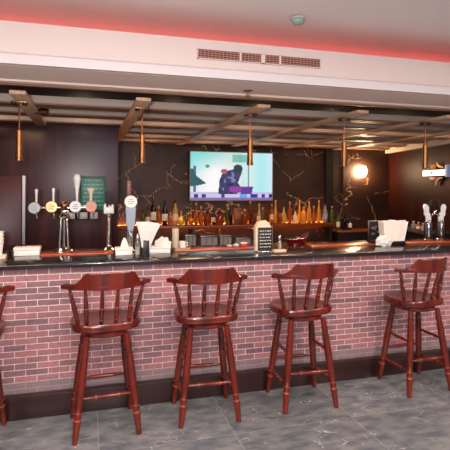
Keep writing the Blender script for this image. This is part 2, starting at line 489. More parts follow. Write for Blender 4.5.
# ventilation grille
a = on_y(197, 47, FY); b_ = on_y(320, 69, FY)
gx0, gx1, gz0, gz1 = a.x, b_.x, 2.388, 2.452
t = thing('ventilation_grille', 'long white ventilation grille set in the bulkhead', 'ventilation grille', (gx0, FY, gz0))
W, Hh = gx1 - gx0, gz1 - gz0
MB().box(0, W, -0.003, 0, 0, Hh).build('backing', M['ventdark'], t, label='dark opening behind the slats')
fr = MB()
for c in ((0, W, 0, 0.005), (0, W, Hh - 0.005, Hh)): fr.box(c[0], c[1], -0.012, -0.001, c[2], c[3])
for x0, x1 in ((0, 0.005), (W - 0.005, W)): fr.box(x0, x1, -0.012, -0.001, 0, Hh)
fr.build('frame', M['fascia'], t)
for k, (f, w) in enumerate(((0.333, 0.012), (0.515, 0.026), (0.655, 0.014))):
    MB().box(W * f - w / 2, W * f + w / 2, -0.012, -0.001, 0, Hh).build('divider', M['fascia'], t)
for k in range(4):
    z = Hh * (k + 1) / 5
    MB().box(0.005, W - 0.005, -0.010, -0.004, z - 0.0022, z + 0.0022).build('slat', M['grille'], t)
n = 34
for k in range(n):
    x = W * (k + 1) / (n + 1)
    MB().box(x - 0.002, x + 0.002, -0.007, -0.003, 0.004, Hh - 0.004).build('upright_bar', M['grille'], t)

# ceiling fitting with greenish glass
p = on_z(298, 17, 2.68)
t = thing('ceiling_fitting', 'round greenish glass fitting on the lobby ceiling', 'ceiling fitting', p)
MB().lathe([(0.030, 0), (0.034, -0.006), (0.052, -0.008), (0.052, -0.016), (0.036, -0.02)], 20).build('rim', M['moulding'], t)
MB().ball((0, 0, -0.024), 0.042, 1, 1, 0.62).build('glass_dome', M['detglass'], t)
# sprinkler under the soffit
p = on_z(248, 90.5, 2.275) + Vector((0, 0, .002))
t = thing('ceiling_sprinkler', 'small brass sprinkler head under the pink soffit', 'sprinkler', p)
MB().lathe([(0.035, 0), (0.034, -0.005), (0.012, -0.008), (0.009, -0.018)], 16).build('escutcheon', M['brass'], t)
s_ = MB(); s_.tube([(-0.004, 0, -0.018), (-0.012, 0, -0.028), (-0.004, 0, -0.04)], 0.0028, 6); s_.tube([(0.004, 0, -0.018), (0.012, 0, -0.028), (0.004, 0, -0.04)], 0.0028, 6)
s_.build('yoke', M['brass'], t)
MB().lathe([(0.018, -0.042), (0.018, -0.039), (0.004, -0.037)], 12).build('deflector', M['brass'], t)
p = on_y(42, 108, 4.2)
t = thing('small_spotlight', 'small dark spotlight fixed between the slats beside the left beam', 'spotlight', (p.x, 4.1, 2.36))
MB().cyl((0, 0, -0.15), (0, 0, 0), 0.008).build('stem', M['blackm'], t)
MB().cyl((-0.035, -0.02, -0.165), (0.035, 0.02, -0.15), 0.022, 0.026).build('lamp_head', M['brass'], t)
MB().cyl((0.035, 0.02, -0.15), (0.05, 0.028, -0.147), 0.026, 0.018).build('lens_ring', M['blackm'], t)

# ------------------------------------------------------------------ bar counter
CX0, CX1 = -2.4, 4.14
t = thing('bar_counter', 'brick clad bar counter behind the row of stools', 'bar counter', (0, 0, 0))
MB().box(CX0, CX1, 3.57, 3.66, 0, 1.03).build('brick_front', M['brick'], t, label='pink and grey brick cladding')
MB().box(CX0, CX1, 3.505, 3.57, 0, 0.158, 0.006).build('plinth', M['plinth'], t, label='dark brown wooden plinth')
MB().box(CX0, CX1, 4.20, 4.24, 0, 1.03).build('rear_panel', M['dark'], t)
MB().box(CX0, CX1, 3.66, 4.20, 0.1, 0.14).build('inner_shelf', M['dark'], t)
tag(MB().box(CX0, CX1, 3.50, 4.28, 1.03, 1.06, 0.004).build('granite_worktop', M['granite']), 'polished black granite worktop on the brick bar', 'worktop')
strips = [(41, 113, 'beside the four-tap beer tower'), (187, 258, 'left of the menu stand'), (309, 372, 'left of the framed card'), (404, 470, 'under the black twin taps')]
for px0, px1, wh in strips:
    xa, xb = on_y(px0, 250, 3.98).x, min(on_y(px1, 250, 3.98).x, CX1)
    tag(MB().box(xa, xb, 3.92, 4.085, 1.06, 1.069, 0.002).build('wooden_serving_board', M['railwood']), f'flat orange red wooden board lying on the granite {wh}', 'serving board', 'wooden boards on the granite')

# ------------------------------------------------------------------ stools
def make_stool():
    t = thing('bar_stool', '', 'bar stool', (0, 0, 0), 0, 'mahogany captain stools along the bar')
    # seat: wide rounded saddle with a thick edge
    sm = MB()
    prof = [(0.0, 0.706), (0.10, 0.709), (0.160, 0.716), (0.186, 0.722), (0.199, 0.721), (0.206, 0.713), (0.207, 0.690), (0.202, 0.674), (0.188, 0.666), (0.16, 0.663), (0.0, 0.662)]
    n = 40; bm = sm.bm; rings = []
    for r, z in prof:
        ring = []
        for i in range(n):
            a = 2 * PI * i / n; c, s = math.cos(a), math.sin(a)
            k = (abs(c) ** 2.9 + abs(s) ** 2.9) ** (-1 / 2.9)
            ring.append(bm.verts.new((r * k * c * 1.09, r * k * s * (0.80 if s < 0 else 1.02), z)))
        rings.append(ring)
    for k in range(len(rings) - 1):
        for i in range(n):
            j = (i + 1) % n
            bm.faces.new((rings[k][i], rings[k][j], rings[k + 1][j], rings[k + 1][i]))
    bmesh.ops.remove_doubles(bm, verts=bm.verts, dist=1e-5)
    sm.build('seat', M['stool'], t)
    MB().lathe([(0.146, 0.630), (0.152, 0.635), (0.152, 0.658), (0.146, 0.663)], 28).build('seat_base', M['stool'], t)
    # legs
    feet = {}
    prof = [(0, .0165), (.03, .0175), (.19, .0235), (.205, .0258), (.212, .0258), (.225, .0215), (.27, .022), (.282, .0268), (.290, .0268), (.305, .022),
            (.40, .0245), (.60, .0265), (.78, .0235), (.80, .0262), (.81, .0262), (.82, .021), (.88, .022), (.89, .0255), (.90, .0255), (.91, .020), (1.0, .020)]
    mt = [0] * (len(prof) - 1)
    for k in (4, 7): mt[k] = 1
    for sx in (-1, 1):
        for sy in (-1, 1):
            a = Vector((sx * .200, sy * .185, 0)); b = Vector((sx * .126, sy * .108, .64))
            feet[(sx, sy)] = (a, b)
            MB().turned(a, b, prof, 14, mt).build('leg', [M['stool'], M['stool_worn_glint']], t)
    def at(k, z):
        a, b = feet[k]; return a.lerp(b, z / .64)
    def rung(k0, k1, z, r, worn=False):
        p, q = at(k0, z), at(k1, z)
        pf = [(0, r * .7), (.08, r * .75), (.28, r * 1.1), (.30, r * 1.25), (.32, r * 1.1), (.5, r * 1.2), (.68, r * 1.1), (.70, r * 1.25), (.72, r * 1.1), (.92, r * .75), (1, r * .7)]
        m_ = [0] * 10
        if worn: m_[2] = 1; m_[7] = 1
        MB().turned(p, q, pf, 12, m_).build('stretcher', [M['stool'], M['stool_worn_glint']], t)
    rung((-1, -1), (1, -1), .262, .0125, True)
    rung((-1, 1), (1, 1), .275, .0115)
    for s in (-1, 1):
        rung((s, -1), (s, 1), .185, .0115, True)
        rung((s, -1), (s, 1), .405, .0100)
    # shallow curved arm rail
    def back(x): return -.198 + .150 * (x / .265) ** 2
    def nrm(x): return Vector((-.300 * x / .265 ** 2, 1, 0)).normalized() * -1          # points away from the sitter
    secs = []
    for k in range(27):
        x = -.268 + .536 * k / 26
        p_ = Vector((x, back(x), 0)); o_ = nrm(x)
        w = .028 if k in (0, 26) else .024
        z0, z1 = .950, .976
        secs.append([p_ - o_ * w + Vector((0, 0, z0)), p_ + o_ * w + Vector((0, 0, z0)), p_ + o_ * (w + .002) + Vector((0, 0, (z0 + z1) / 2)),
                     p_ + o_ * w + Vector((0, 0, z1)), p_ - o_ * w + Vector((0, 0, z1))])
    MB().loft(secs).build('arm_rail', M['stool'], t)
    # crest with notched shoulders
    secs = []
    N = 44
    for k in range(N + 1):
        x = -.215 + .43 * k / N; ad = abs(x)
        if ad < .125: h = 1.049 + .004 * math.cos(ad / .125 * PI / 2)
        elif ad < .155: h = 1.055 if ad < .140 else 1.055 - .016 * (ad - .140) / .015
        elif ad < .200: h = 1.039 - .054 * ((ad - .155) / .045) ** .8
        else: h = .985 - .006 * (ad - .2) / .015
        o_ = nrm(x); c_ = Vector((x, back(x), 0))
        def P(r, z): return c_ + o_ * r + Vector((0, 0, z))
        le = (h - .973) * .20
        secs.append([P(-.018, .973), P(.0225, .973), P(.016 + le, h - .004), P(.012 + le, h), P(-.004 + le, h), P(-.009 + le, h - .004)])
    MB().loft(secs).build('crest_rail', M['stool'], t)
    # spindles
    for xt, xb_, yb in ((-.240, -.182, -.062), (-.150, -.134, -.112), (-.049, -.046, -.126), (.049, .046, -.126), (.150, .134, -.112), (.240, .182, -.062)):
        p_ = Vector((xb_, yb, .713)); q_ = Vector((xt, back(xt), .957))
        pf = [(0, .0095), (.10, .0145), (.13, .0165), (.15, .0115), (.30, .0150), (.42, .0158), (.45, .0175), (.48, .0140), (.62, .0142), (.78, .0112), (.81, .0142), (.84, .0105), (1, .0095)]
        mm = [0] * 12; mm[6] = 1 if abs(xt) < .2 else 0  # middle bead coloured lighter as a painted golden glint
        MB().turned(p_, q_, pf, 10, mm).build('spindle', [M['stool'], M['stool_worn_glint']], t)
    return t


def swivel(st, a):
    for ch in st.children:
        if ch.name.split('.')[0] in ('seat', 'arm_rail', 'crest_rail', 'spindle'): ch.rotation_euler.z = a


stool = make_stool()
for i, (x, y, rz, wh) in enumerate((
        (-0.720, 3.28, 0.02, 'mostly cut off by the left edge of the photo'),
        (0.124, 3.283, 0.06, 'in front of the four-tap beer tower, second from the left'),
        (0.817, 3.285, -0.045, 'below the napkin bundle, middle one of the five'),
        (1.560, 3.285, -0.03, 'below the black menu stand and red bowl'),
        (2.570, 3.285, 0.03, 'at the right end of the row'))):
    lab = f'red brown wooden bar stool, {wh}'
    if i == 0:
        stool.location = (x, y, 0); stool.rotation_euler.z = rz; stool['label'] = lab
    else:
        swivel(dup(stool, (x, y, 0), rz, lab), (0, .06, .02, .14, .14)[i])

# ------------------------------------------------------------------ left side of the bar
xr = on_y(25, 200, 5.0).x
t = thing('tall_cabinet', 'dark red glossy tall cabinet against the left wall', 'cabinet', (xr, 5.0, 0))
MB().box(-1.5, 0, 0, 0.095, 0, 1.695).build('body', M['cabinetwood'], t)
MB().box(-1.46, -0.03, -0.012, 0, 0.06, 1.675, 0.003).build('door', M['cabinetwood'], t)
MB().box(-0.022, 0.004, -0.016, 0.002, 0, 1.70).build('edge_strip', M['steel'], t, label='bright metal edge strip')
a = on_y(80.5, 177, 5.08); b_ = on_y(105, 210, 5.08)
t = thing('notice_board', 'green board with faint pale writing on the dark left wall', 'notice board', (a.x, 5.08, b_.z))
W, Hh = b_.x - a.x, a.z - b_.z
MB().box(0, W, 0, 0.02, 0, Hh, 0.002).build('board', M['green'], t)
bf = MB()
for x0, x1, z0, z1 in ((0, W, -0.006, 0.004), (0, W, Hh - 0.004, Hh + 0.006), (-0.004, 0.004, 0, Hh), (W - 0.004, W + 0.004, 0, Hh)): bf.box(x0, x1, -0.006, 0.02, z0, z1)
bf.build('frame', M['dark'], t)
random.seed(3)
for k in range(7):
    wr = MB()
    z = Hh * (0.90 - 0.125 * k); x = W * (0.2 if k == 0 else 0.1 + 0.06 * random.random())
    while x < W * (0.82 if k == 0 else 0.9):
        w = random.uniform(0.01, 0.03)
        wr.box(x, min(x + w, W * .93), -0.003, 0.001, z - 0.006 + random.uniform(-.002, .002), z + 0.005)
        x += w + random.uniform(0.006, 0.016)
    wr.build('written_line', M['chalk'], t, label='row of faint pale marks')


def disc_badge(t, x, z, r, m, y=-0.05, ridge=True):
    """round badge facing -y; a part with a raised rim sub-part and an emblem relief"""
    mt_ = Matrix.Translation((x, y, z)) @ Matrix.Rotation(PI / 2, 4, 'X')
    o = MB().lathe([(r * .92, -0.012), (r, -0.008), (r, 0.008), (r * .9, 0.012)], 24, mt_).build('badge', m, t)
    MB().lathe([(r * .93, 0.011), (r * .93, 0.016), (r * .80, 0.016), (r * .80, 0.011)], 24, mt_, close=False).build('badge_rim', m, o)
    e = MB()
    for k in range(3):
        zz = z + r * (.35 - .33 * k); w = r * (.35, .55, .4)[k]
        e.box(x - w, x + w, y - 0.0145, y - 0.011, zz - r * .07, zz + r * .07)
    e.build('emblem', M['greyplastic'], o)
    return o


# four-tap tower
TY = 4.18
p = on_y(64, 250, TY)
t = thing('beer_tower', 'chrome four-tap beer tower on a tripod stem with round badges', 'beer tap', (p.x, TY, 1.06))
s = 1 / 475 * (p.x * sT + TY * cT)              # metres per pixel here
def lx(px): return on_y(px, 207, TY).x - p.x
def lz(py): return on_y(64, py, TY).z - 1.06
MB().lathe([(0.078, 0), (0.082, 0.006), (0.07, 0.02), (0.045, 0.028), (0.036, 0.04)], 24).build('base', M['chrome'], t)
for k in range(4):
    a = PI / 4 + k * PI / 2
    MB().cyl((0.050 * math.cos(a), 0.050 * math.sin(a), 0.022), (0.030 * math.cos(a), 0.030 * math.sin(a), lz(217)), 0.0085, 0.009, 10).build('stem_rod', M['chrome'], t)
MB().cyl((0, 0, 0.02), (0, 0, lz(219)), 0.012, 0.012, 10).build('beer_pipe', M['steel'], t)
MB().lathe([(0.05, lz(219)), (0.056, lz(217)), (0.05, lz(215)), (0.036, lz(213)), (0.034, lz(210))], 20).build('collar', M['chrome'], t)
MB().ball((0, 0, lz(205.5)), 0.034, 1, 1, 1).build('finial', M['brass'], t, label='brass ball on the crossbar')
zb = lz(207.5)
MB().cyl((lx(36), 0, zb), (lx(92), 0, zb), 0.014, seg=12).build('crossbar', M['chrome'], t)
for px, py, m, hd in ((35, 207.5, 'pewter', 0), (52, 206.5, 'gold', 0), (75.5, 206.5, 'whitebadge', 1), (91, 206.5, 'orangebadge', 2)):
    x, z = lx(px), lz(py)
    disc_badge(t, x, z, 0.047, M[m], -0.045)
    MB().cyl((x, 0.0, zb), (x, -0.05, zb), 0.016).build('tap_body', M['chrome'], t)
    MB().tube([(x + .02, -0.03, zb - .02), (x + .02, -0.065, zb - .045), (x + .02, -0.068, zb - .085)], [.009, .009, .007], 10).build('spout', M['chrome'], t)
    if hd == 0:
        MB().lathe([(0.006, .03), (0.0085, .05), (0.0085, .10), (0.012, .14), (0.010, .152), (.004, .154)], 12, Matrix.Translation((x + .012, -0.02, z))).build('handle', M['whitegloss'], t)
    elif hd == 1:  # white paddle whose wide head also stands in for wall glare
        MB().lathe([(0.007, .04), (0.009, .09), (0.014, .14), (0.024, .20), (0.028, .235), (0.022, .262), (0.01, .27)], 16, Matrix.Translation((x + .012, -0.02, z)), sy=.55).build('handle', M['whitegloss'], t, label='tall white paddle handle, its head shaped to take in wall glare')
    else:
        MB().lathe([(0.009, .04), (0.010, .08), (0.012, .115), (0.034, .145), (0.034, .152), (0.01, .153)], 14, Matrix.Translation((x - .002, -0.02, z)), sy=.6).build('handle', M['cream'], t, label='cream flared handle')
for px in (71, 83.5, 94):
    x = lx(px)
    MB().box(x - .032, x + .032, -.012, .025, lz(219), lz(212.5), .004).build('tap_plate', M['greyplastic'], t, label='grey plate below the crossbar')

# slim single tap with the white crown
TY2 = 4.14
p = on_y(108.5, 252, TY2)
t = thing('beer_tap', 'slim chrome beer tap with a white crown shaped top beside the green board', 'beer tap', (p.x, TY2, 1.06), 0, 'single beer taps')
def lz2(py): return on_y(108.5, py, TY2).z - 1.06
MB().lathe([(0.048, 0), (0.05, 0.008), (0.036, 0.02), (0.024, 0.034), (0.02, 0.05)], 20).build('base', M['chrome'], t)
MB().lathe([(0.021, 0.045), (0.021, lz2(216)), (0.026, lz2(215)), (0.026, lz2(213))], 18).build('column', M['chrome'], t)
cr = MB(); cr.box(-.042, .042, -.024, .024, lz2(213.5), lz2(207), .006)
for x, h in ((-.030, 2.6), (.002, 1.2), (.030, 1.8)):
    cr.lathe([(.013, lz2(208)), (.012, lz2(206)), (.004, lz2(206 - h))], 10, Matrix.Translation((x, 0, 0)))
cr.build('crown', M['whitegloss'], t, label='white crown shaped head')
MB().lathe([(.007, lz2(207)), (.011, lz2(203)), (.013, lz2(193)), (.006, lz2(191))], 12, Matrix.Translation((-.008, -.005, 0))).build('handle', M['blackp'], t, label='black handle')
MB().tube([(0, -.02, lz2(215)), (0, -.06, lz2(216)), (0, -.066, lz2(221))], [.008, .008, .006], 8).build('spout', M['chrome'], t)

# tall tap with the white roundel
TY3 = 3.98
p = on_y(130, 256, TY3)
t = thing('beer_tap', 'tall chrome beer tap with a white round badge and blue grey body', 'beer tap', (p.x, TY3, 1.06), 0, 'single beer taps')
def lz3(py): return on_y(130, py, TY3).z - 1.06
MB().lathe([(0.045, 0), (0.047, 0.008), (0.036, 0.016), (0.030, 0.03)], 20).build('base', M['chrome'], t)
MB().lathe([(0.030, 0.02), (0.030, lz3(210)), (0.024, lz3(207))], 20).build('column', M['chrome'], t)
MB().loft([[(x * w, y, lz3(py)) for x, y in ((-1, -.030), (1, -.030), (1, -.052), (-1, -.052))] for w, py in ((.016, 231), (.034, 222), (.040, 208), (.034, 203))]).build('front_shield', M['bluegrey'], t, label='blue grey tapering shield')
bd = disc_badge(t, 0, lz3(201.5), .051, M['whitegloss'], -.045)
MB().box(-.030, .004, -.03, -.004, lz3(196), lz3(180.5), .006).build('handle', M['brownhandle'], t, label='brown wooden handle')
MB().tube([(0, -.028, lz3(228)), (0, -.075, lz3(230)), (0, -.082, lz3(236))], [.009, .009, .007], 8).build('spout', M['chrome'], t)

# ------------------------------------------------------------------ things on the counter
GZ = 1.06


def counter_at(px, py): return on_z(px, py, GZ)


def napkin_box(px0, px1, ybot, ytop, label, depth=.10):
    a = counter_at(px0, ybot); b = counter_at(px1, ybot)
    y = (a.y + b.y) / 2
    a = on_y(px0, ybot, y); b = on_y(px1, ybot, y); z = on_y(px0, ytop, y).z - GZ
    t = thing('napkin_box', label, 'napkin box', ((a.x + b.x) / 2, y, GZ), 0, 'white napkin boxes on the counter')
    w = (b.x - a.x) / 2
    MB().box(-w + .004, w - .004, 0.004, depth - .004, 0, z * .62, .004).build('box', M['whitegloss'], t)
    MB().box(-w, w, 0, depth, z * .62, z, .006).build('lid', M['white'], t)
    return t


# cups at the far left
p = counter_at(5, 253)
t = thing('cup_stack', 'stack of white paper cups at the left end of the counter', 'cup stack', (p.x, 3.86, GZ))
for k in range(4):
    z = .03 + k * .026
    MB().lathe([(.030, z), (.026, z + .001), (.036, z + .088), (.040, z + .090), (.040, z + .094), (.034, z + .094), (.028, z + .006)], 18).build('cup', M['white'], t)
MB().box(-.055, .055, -.04, .04, 0, .03, .004).build('holder', M['cream'], t, label='low cream holder')
napkin_box(13, 40, 256, 248, 'low white napkin box in front of the tall cabinet', .12)
p = counter_at(24, 250)
t = thing('serving_tray', 'dark tray behind the low white napkin box', 'tray', (p.x, 4.16, GZ))
MB().box(-.13, .13, -.07, .07, .03, .038, .003).build('tray_base', M['dark'], t)
rm = MB()
for c in ((-.13, .13, -.075, -.068), (-.13, .13, .068, .075), (-.135, -.128, -.075, .075), (.128, .135, -.075, .075)): rm.box(*c, .03, .056)
rm.build('rim', M['darkwood2'], t)
ft = MB()
for x in (-.1, .1):
    for y in (-.05, .05): ft.box(x - .012, x + .012, y - .012, y + .012, 0, .03)
ft.build('feet', M['blackp'], t)

napkin_box(115, 133, 255.5, 248, 'small white napkin box at the foot of the tall tap', .09)
p = counter_at(124, 250)
a = counter_at(124, 255.5)
cn = MB(); zt = on_y(124, 237.5, a.y + .05).z
zl = on_y(124, 248, a.y).z
for k in range(4):
    o = .012 * k
    cn.loft([[(-.034 + o * .4, -.01 + o, 0), (.034 - o, -.016 + o, 0), (.034 - o, -.009 + o, 0), (-.034 + o * .4, -.003 + o, 0)],
             [(-.020, -.006 + o * .7, (zt - zl) * .6), (.022 - o, -.012 + o * .7, (zt - zl) * .5), (.022 - o, -.007 + o * .7, (zt - zl) * .5), (-.02, -.001 + o * .7, (zt - zl) * .6)],
             [(-.006, .004, (zt - zl) * (1 - .1 * k)), (.01, .0, (zt - zl) * (.9 - .1 * k)), (.01, .004, (zt - zl) * (.9 - .1 * k)), (-.006, .008, (zt - zl) * (1 - .1 * k))]])
tag(cn.build('folded_napkin', M['white'], None, (on_y(124.5, 248, a.y + .04).x, a.y + .04, zl + .0005)), 'white folded napkins standing on the small napkin box', 'napkins')


def shaker(px, ybase, ytop, label, r=.019):
    p = counter_at(px, ybase); z = on_y(px, ytop, p.y).z - GZ
    t = thing('shaker', label, 'shaker', p, 0, 'condiment shakers')
    MB().lathe([(r * .9, 0), (r, .004), (r * .95, z * .5), (r * .7, z * .68)], 16).build('glass_body', M['glass'], t)
    MB().lathe([(r * .82, .003), (r * .82, z * .4)], 14).build('filling', M['white'], t)
    MB().lathe([(r * .78, z * .66), (r * .8, z * .85), (r * .55, z * .97), (.003, z)], 16).build('cap', M['chrome'], t)


shaker(137.5, 255, 233.5, 'glass salt shaker with a metal cap beside the napkin bundle')

# napkin bundle in its black holder
p = counter_at(146, 256.5)
t = thing('napkin_holder', 'black napkin holder stuffed with a flared bundle of white napkins', 'napkin holder', p)
zt = on_y(146, 240, p.y).z - GZ; ztt = on_y(150, 221.5, p.y).z - GZ
MB().box(-.022, .022, -.02, .04, 0, zt, .004).build('holder', M['blackp'], t, label='black upright holder')
random.seed(11)
for k in range(7):
    o = k / 6 - .5
    y0 = .010 + .020 * o
    w0 = .034; w1 = .080 + random.uniform(-.012, .012); sh = .03 + .02 * random.uniform(-1, 1)
    th = .0024
    zs = ztt * (1 - .05 * abs(o) - random.uniform(0, .05))
    secs = []
    for j in range(6):
        f = j / 5
        w = w0 + (w1 - w0) * f ** 1.3; yy = y0 + .06 * o * f; z = zt * .55 + (zs - zt * .55) * f
        c = sh * f * .8
        wob = (.004 + .012 * f) * math.sin(3 * f + 1.7 * k)
        secs.append([(c - w, yy + wob, z), (c, yy - .006 - wob, z + .004 * f), (c + w, yy + wob, z - .012 * f), (c + w, yy + th + wob, z - .012 * f), (c, yy + th - .006 - wob, z + .004 * f), (c - w, yy + th + wob, z)])
    MB().loft(secs).build('napkin', M['white'], t)
napkin_box(149, 171, 253.5, 247, 'white napkin box under crumpled napkins beside the napkin bundle', .10)
a = counter_at(160, 253.5)
zl = on_y(160, 247, a.y).z
cn = MB(); random.seed(5)
bmesh.ops.create_icosphere(cn.bm, subdivisions=4, radius=1.0)
from mathutils import noise as mnoise
for v in cn.bm.verts:
    n_ = v.co.normalized(); d = 1 + .35 * mnoise.noise(n_ * 2.2) + .22 * abs(mnoise.noise(n_ * 5.0))
    v.co = Vector((n_.x * .06 * d, n_.y * .034 * d, max(-.0, .012 + n_.z * .056 * d)))
zz = min(v.co.z for v in cn.bm.verts)
for v in cn.bm.verts: v.co.z -= zz
tag(cn.build('crumpled_napkin', M['white'], None, (on_y(163, 247, a.y + .05).x, a.y + .05, zl)), 'crumpled white napkins lying on the napkin box', 'napkins')

# roll, glass and tan block behind
p = on_y(178, 252, 4.0)
t = thing('wooden_tray', 'small tan wooden tray under the beige roll', 'tray', (p.x + .03, 4.0, GZ))
MB().box(-.075, .075, -.07, .07, 0, .012, .003).build('tray_base', M['cork'], t)
rm = MB()
for c in ((-.075, .075, -.07, -.062), (-.075, .075, .062, .07), (-.075, -.067, -.07, .07), (.067, .075, -.07, .07)): rm.box(*c, .012, .028)
rm.build('rim', M['cork'], t)
p2 = on_y(175.3, 250, 4.02); zt = on_y(175, 228.5, 4.02).z - GZ - .0125
t = thing('paper_roll', 'upright beige paper roll standing behind the white napkin box', 'paper roll', (p2.x, 4.02, GZ + .0125))
MB().lathe([(.027, 0), (.029, .003), (.029, zt - .003), (.027, zt), (.012, zt), (.012, zt - .02)], 22).build('roll', M['beige'], t)
MB().lathe([(.0115, .001), (.0115, zt + .006), (.005, zt + .006)], 12).build('core', M['cork'], t)
p2 = on_y(182.5, 250, 4.03)
t = thing('small_cup', 'small white cup beside the beige roll', 'cup', (p2.x, 4.03, GZ + .0125))
MB().lathe([(.020, 0), (.026, .004), (.031, .055), (.033, .06), (.029, .06), (.024, .012)], 18).build('bowl', M['whitegloss'], t)
MB().tube([(.03, 0, .05), (.045, 0, .045), (.046, 0, .025), (.028, 0, .016)], .004, 8).build('handle', M['whitegloss'], t)

# small things on the middle board
BZ = 1.0695
for nm, px, lab, kind in (('salt_dish', 230, 'small white dish on the middle wooden board', 0), ('salt_dish', 237, 'small white lidded dish beside the red and white packet', 1)):
    p = on_z(px, 247, BZ)
    t = thing(nm, lab, 'dish', (p.x, 4.04, BZ), 0, 'white dishes on the middle board')
    MB().lathe([(.015, 0), (.022, .003), (.03, .016), (.027, .016), (.018, .006)], 16).build('bowl', M['whitegloss'], t)
    if kind: MB().lathe([(.028, .0155), (.022, .024), (.006, .028), (.006, .033), (.002, .034)], 16).build('lid', M['whitegloss'], t)
p = on_z(243, 246, BZ)
t = thing('packet', 'red and white packet on the middle wooden board', 'packet', (p.x, 4.05, BZ))
MB().box(-.028, .028, -.018, .018, 0, .035, .003).build('pack', M['redpack'], t)
MB().box(-.0285, .0285, -.0185, .0185, .022, .037, .003).build('flap', M['white'], t, label='white top flap')

# menu stand with napkins
p = counter_at(265, 252)
t = thing('menu_stand', 'chrome table stand with a black card and cream napkins in it', 'menu stand', p)
a = on_y(258.5, 252, p.y); b_ = on_y(272, 252, p.y)
w = (b_.x - a.x) / 2; zt = on_y(265, 227.5, p.y).z - GZ
MB().box(-w - .004, w + .006, -.012, .06, 0, .008, .002).build('base', M['chrome'], t)
fr = MB()
fr.box(w, w + .006, -.008, .004, .008, zt + .012); fr.box(-w - .006, -w, -.008, .004, .008, zt); fr.box(-w, w, -.008, .002, .008, .014)
fr.build('frame', M['chrome'], t)
cd = MB().box(-w, w, -.004, 0, .012, zt).build('card', M['board'], t, label='black card with white marks')
st = MB(); random.seed(9)
for k in range(6):
    z = zt * (.86 - .13 * k); x = -w * .8
    while x < w * .75:
        L = random.uniform(.008, .022)
        st.box(x, min(x + L, w * .85), -.0055, -.0035, z - .0035, z + .0035, mtx=None); x += L + random.uniform(.006, .014)
st.build('marks', M['white'], cd)
ztt = on_y(264, 220.5, p.y).z - GZ
random.seed(21)
for k in range(5):
    o = k / 4 - .5; y0 = .028 + .028 * o; th = .004
    secs = []
    for j in range(7):
        f = j / 6; a_ = PI * f
        x = -w * 1.35 + (w * 2.25) * f
        h = ztt * (.80 + .20 * math.sin(a_) ** .5) - .006 * abs(o) + .003 * random.uniform(-1, 1)
        zb_ = .01
        secs.append([(x, y0 - th, zb_), (x, y0 + th, zb_), (x * 1.02, y0 + th * 1.4 + .01 * o, h), (x * 1.02, y0 - th * 1.2 + .01 * o, h)])
    MB().loft(secs).build('napkin', M['cream'], t)
shaker(279.5, 248, 235, 'glass pepper shaker between the menu stand and the red bowl', .018)
p = counter_at(279, 251.5)
t = thing('coaster_stack', 'short stack of cream coasters in front of the pepper shaker', 'coasters', p)
for k in range(3): MB().box(-.055 + .004 * k, .052 + .004 * k, -.03, .03, .006 * k, .006 * k + .0055, .001).build('coaster', M['cream'], t)

# boat shaped red bowl
p = on_y(297, 247, 4.02)
t = thing('glass_bowl', 'boat shaped dark red glass bowl with a bright rim', 'bowl', (p.x, 4.02, GZ), .1)
L = on_y(309, 247, 4.02).x - on_y(297, 247, 4.02).x
bw = MB()
secs = []
for j in range(13):
    f = j / 12 * 2 - 1
    x = f * L; e = max(0.12, (1 - f * f) ** .5)
    hz = .065 + .045 * f * abs(f) * .6 + .03 * f * f
    yo = .055 * e
    secs.append([(x * .7, -yo * .35, .004), (x * .7, yo * .35, .004), (x, yo, hz), (x, yo - .006, hz), (x * .72, yo * .25, .012), (x * .72, -yo * .25, .012), (x, -yo + .006, hz), (x, -yo, hz)])
bw.loft(secs).build('bowl', M['redglass'], t)
rim = [(f / 12 * L, -.055 * max(.12, (1 - (f / 12) ** 2) ** .5), .065 + .027 * (f / 12) * abs(f / 12) + .03 * (f / 12) ** 2 + .003) for f in range(-12, 13)]
rim2 = [(x, -y, z) for x, y, z in reversed(rim)]
MB().tube(rim + rim2 + [rim[0]], .0045, 8).build('rim', M['chrome'], t)
MB().lathe([(.05, 0), (.045, .006), (.02, .008)], 18, sx=1.2).build('foot', M['chrome'], t)

# framed card and napkin pile on the right
p = on_y(374.5, 246, 4.16)
t = thing('framed_card', 'silver framed dark card standing left of the white napkin pile', 'framed card', (p.x, 4.16, GZ))
a = on_y(367.8, 246, 4.16); b_ = on_y(381, 246, 4.16); w = (b_.x - a.x) / 2; zt = on_y(374, 220.5, 4.16).z - GZ
MB().box(-w * .8, w * .8, -.03, .03, 0, .008, .002).build('base', M['steel'], t)
fr = MB()
for c in ((-w, w, .008, .02), (-w, w, zt - .012, zt), (-w, -w + .012, .008, zt), (w - .012, w, .008, zt)): fr.box(c[0], c[1], -.007, .007, c[2], c[3], .002)
fr.build('frame', M['steel'], t)
cd = MB().box(-w + .01, w - .01, -.003, .003, .015, zt - .008).build('card', M['board'], t, label='dark printed card')
st = MB(); random.seed(14)
for k in range(9):
    x = random.uniform(-w * .6, w * .4); z = random.uniform(.04, zt - .05); st.box(x, x + random.uniform(.012, .03), -.0045, -.002, z, z + random.uniform(.008, .026))
st.build('printed_shapes', M['greyplastic'], cd)

